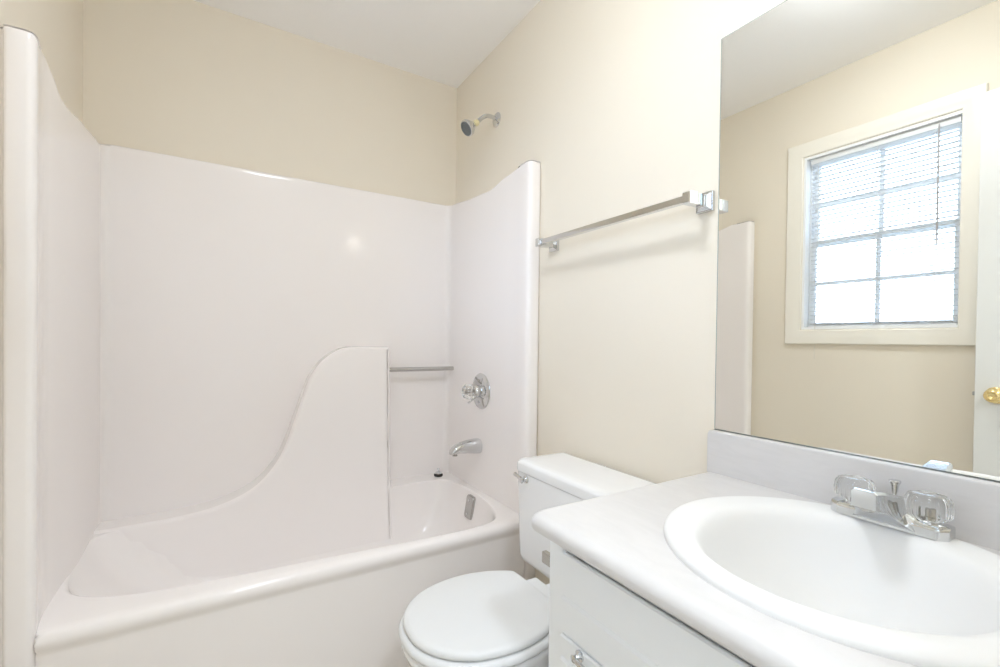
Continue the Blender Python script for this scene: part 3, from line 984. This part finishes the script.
# ------------------------------------------------------------------ toilet
TY = -1.252
to = thing('toilet', (-0.36, TY, FL), 'white two-piece toilet with closed lid between the tub and the vanity', 'toilet')
half = [(-0.345, 0.0), (-0.345, 0.085), (-0.350, 0.112), (-0.370, 0.128), (-0.410, 0.148), (-0.460, 0.163), (-0.515, 0.169), (-0.570, 0.163), (-0.620, 0.147), (-0.662, 0.119), (-0.695, 0.078), (-0.711, 0.035), (-0.714, 0.0)]
def egg(grow_=0.0, x_shift=0.0, cx=-0.53, sx=1.0, sy=1.0):
    h = [(p.x, p.y) for p in spline(half, 4)]
    full = h + [(x, -y) for x, y in reversed(h[1:-1])]
    out = []
    n = len(full)
    for i, (x, y) in enumerate(full):
        a = Vector(full[i - 1]); b = Vector(full[(i + 1) % n])
        t = (b - a).normalized() if (b - a).length > 1e-9 else Vector((0, 1))
        nx, ny = t.y, -t.x
        gx, gy = x + t.y * grow_, y - t.x * grow_
        out.append((cx + (gx - cx) * sx + x_shift, TY + gy * sy))
    return out
def Lz(poly, z):
    return [(x, y, z) for x, y in poly]
s = MB()
s.loft([Lz(egg(-0.004), 0.3815), Lz(egg(0.0), 0.3835), Lz(egg(0.001), 0.388), Lz(egg(0.0), 0.394), Lz(egg(-0.005), 0.398), Lz(egg(-0.014), 0.4003), Lz(egg(-0.012, sx=0.75, sy=0.75), 0.4022), Lz(egg(-0.012, sx=0.3, sy=0.3), 0.403)], True, True, True)
lid = s.build('lid', 'seat', to, angle=60)
s = MB()
s.loft([Lz(egg(0.004), 0.3590), Lz(egg(0.010), 0.362), Lz(egg(0.012), 0.368), Lz(egg(0.009), 0.375), Lz(egg(0.002), 0.3795), Lz(egg(-0.012), 0.3808), Lz(egg(0, sx=0.7, sy=0.7), 0.3808), Lz(egg(0, sx=0.69, sy=0.69), 0.372), Lz(egg(0, sx=0.7, sy=0.7), 0.359)], True, ring=True)
s.build('seat', 'seat', to, angle=60)
s = MB()
for dy in (0.0,):
    s.box(-0.352, -0.305, TY - 0.075, TY + 0.060, 0.357, 0.392, 0.006, 3)
s.build('hinge', 'seat', to)
# bowl and pedestal: one lofted body
s = MB()
loops = []
for z, g_, sx, sy, sh_ in ((FL, 0.0, 0.60, 0.66, 0.06), (-0.02, 0.0, 0.60, 0.66, 0.06), (0.005, -0.004, 0.58, 0.62, 0.06), (0.09, -0.004, 0.56, 0.56, 0.055), (0.15, 0, 0.60, 0.60, 0.05), (0.20, 0, 0.70, 0.72, 0.035),
                           (0.25, 0, 0.82, 0.86, 0.02), (0.29, 0, 0.92, 0.955, 0.006), (0.32, 0.0, 0.985, 1.0, 0.0), (0.340, 0.006, 1.0, 1.0, 0.0), (0.350, 0.007, 1.0, 1.0, 0), (0.3560, 0.003, 1, 1, 0), (0.3575, -0.006, 1, 1, 0), (0.3575, 0, 0.7, 0.7, 0),
                           (0.340, 0, 0.68, 0.68, 0), (0.28, 0, 0.6, 0.6, 0.0), (0.22, 0, 0.45, 0.45, 0), (0.19, 0, 0.2, 0.2, 0)):
    loops.append(Lz(egg(g_, sh_, sx=sx, sy=sy), z))
s.loft(loops, True, True, True)
s.build('bowl', 'porcelain', to, angle=60)
# rear deck that carries the tank, and the foot below it
s = MB()
def rl(x0, x1, hw, z, r=0.02):
    return [(x, y, z) for x, y in rrect(x0, x1, TY - hw, TY + hw, r, 4)]
s.loft([rl(-0.42, -0.075, 0.085, FL), rl(-0.42, -0.075, 0.085, -0.01), rl(-0.40, -0.085, 0.072, 0.10), rl(-0.40, -0.07, 0.085, 0.20), rl(-0.40, -0.045, 0.115, 0.27),
        rl(-0.40, -0.035, 0.122, 0.300), rl(-0.40, -0.035, 0.122, 0.3155), rl(-0.395, -0.04, 0.117, 0.3195)], True, True, True)
s.build('pedestal', 'porcelain', to, angle=60)
# tank
s = MB()
T0, T1 = -1.506, -0.953
def tk(x0, x1, ins, z, r=0.03):
    return [(x, y, z) for x, y in rrect(x0, x1, T0 + ins, T1 - ins, [0.012, 0.012, r, r] if False else [0.014, r, r, 0.014], 6)]
s.loft([tk(-0.185, -0.03, 0.040, 0.3200), tk(-0.196, -0.024, 0.012, 0.3225), tk(-0.206, -0.021, -0.001, 0.330), tk(-0.209, -0.020, -0.007, 0.345), tk(-0.211, -0.020, -0.009, 0.40), tk(-0.217, -0.020, -0.011, 0.628), tk(-0.207, -0.03, 0.000, 0.6285)], True, True, True)
s.build('tank', 'porcelain', to, angle=60)
s = MB()
def tl(d, z, r=0.026):
    return [(x, y, z) for x, y in rrect(-0.220 + d, -0.013 - d * .3, T0 - 0.008 + d, T1 + 0.011 - d, [0.014, r, r, 0.014], 6)]
s.loft([tl(0.008, 0.6295), tl(0.001, 0.6305), tl(0.0, 0.634), tl(0.0, 0.655), tl(0.002, 0.661), tl(0.007, 0.6655), tl(0.014, 0.668), tl(0.035, 0.6692), tl(0.07, 0.6697)], True, True, True)
s.build('tank_lid', 'porcelain', to, angle=60)
# flush lever
s = MB()
lx, ly, lz = -0.2155, -1.010, 0.612
s.lathe([(0.0135, -0.0005), (0.0135, 0.004), (0.009, 0.007), (0.0075, 0.010), (0.0085, 0.016), (0.011, 0.021), (0.009, 0.026), (0.001, 0.027)], (lx, ly, lz), (-1, 0, 0), 22)
s.tube([(lx - 0.016, ly, lz), (lx - 0.018, ly + 0.015, lz + 0.004), (lx - 0.019, ly + 0.030, lz + 0.008), (lx - 0.019, ly + 0.042, lz + 0.010)], [0.0075, 0.006, 0.0062, 0.0072], 14)
s.build('flush_lever', 'chrome', to)
for dy in (-0.105, 0.105):
    s = MB(); s.lathe([(0.014, 0.0), (0.014, 0.006), (0.010, 0.016), (0.001, 0.019)], (-0.30, TY + dy * 0.62, -0.012), (0, 0, 1), 16)
    s.build('bolt_cap', 'seat', to)

# ------------------------------------------------------------------ lamps
vl = thing('vanity_light', (0, -1.88, 1.905), 'small chrome wall light with one lit globe above the mirror', 'lamp')
LY, LZ = -1.88, 1.905
s = MB(); s.lathe([(0.045, 0.0), (0.045, 0.008), (0.040, 0.013), (0.020, 0.016), (0.012, 0.020), (0.012, 0.050), (0.022, 0.056), (0.024, 0.080), (0.020, 0.082)], (0, LY, LZ), (-1, 0, 0), 32); s.build('wall_bracket', 'chrome', vl)
s = MB(); s.lathe([(0.030 * math.sin(PI * k / 14) + 0.0004, -0.030 * math.cos(PI * k / 14)) for k in range(15)], (-0.104, LY, LZ), (-1, 0, 0), 28); s.build('globe', 'globe', vl)

def ceiling_fill_light(name, x, y, watts, label):  # flush fill light, added out of view to brighten the room
    t = thing(name, (x, y, H), label, 'lamp')
    s = MB(); s.lathe([(0.15, 0.0), (0.15, 0.018), (0.142, 0.022), (0.13, 0.022)], (x, y, H), (0, 0, -1), 40); s.build('canopy', 'trim', t)
    s = MB(); s.lathe([(0.138, 0.018), (0.134, 0.032), (0.118, 0.052), (0.085, 0.068), (0.040, 0.076), (0.001, 0.078)], (x, y, H), (0, 0, -1), 40); s.build('glass_bowl', 'fill_diffuser', t)
    if watts:
        l = bpy.data.lights.new(name + '_bulb', 'AREA')
        l.shape = 'DISK'; l.size = 0.22; l.energy = watts; l.color = (0.75, 0.86, 1.0)
        lo = bpy.data.objects.new('bulb', l); COL.objects.link(lo); lo.parent = t; lo.location = (0, 0, -0.10)
ceiling_fill_light('ceiling_fill_light', -0.80, -1.58, 0, 'round flush fill light added on the bathroom ceiling out of view')  # added to lift the upper walls and ceiling
ceiling_fill_light('hall_fill_light', -0.9, -3.0, HALL_FILL_W, 'round flush fill light added in the hall beyond the doorway')  # added as soft frontal fill through the doorway

# raise the room so that the floor lies at z = 0
for o in COL.objects:
    if o.parent is None and o is not camo:
        o.location.z += -FL
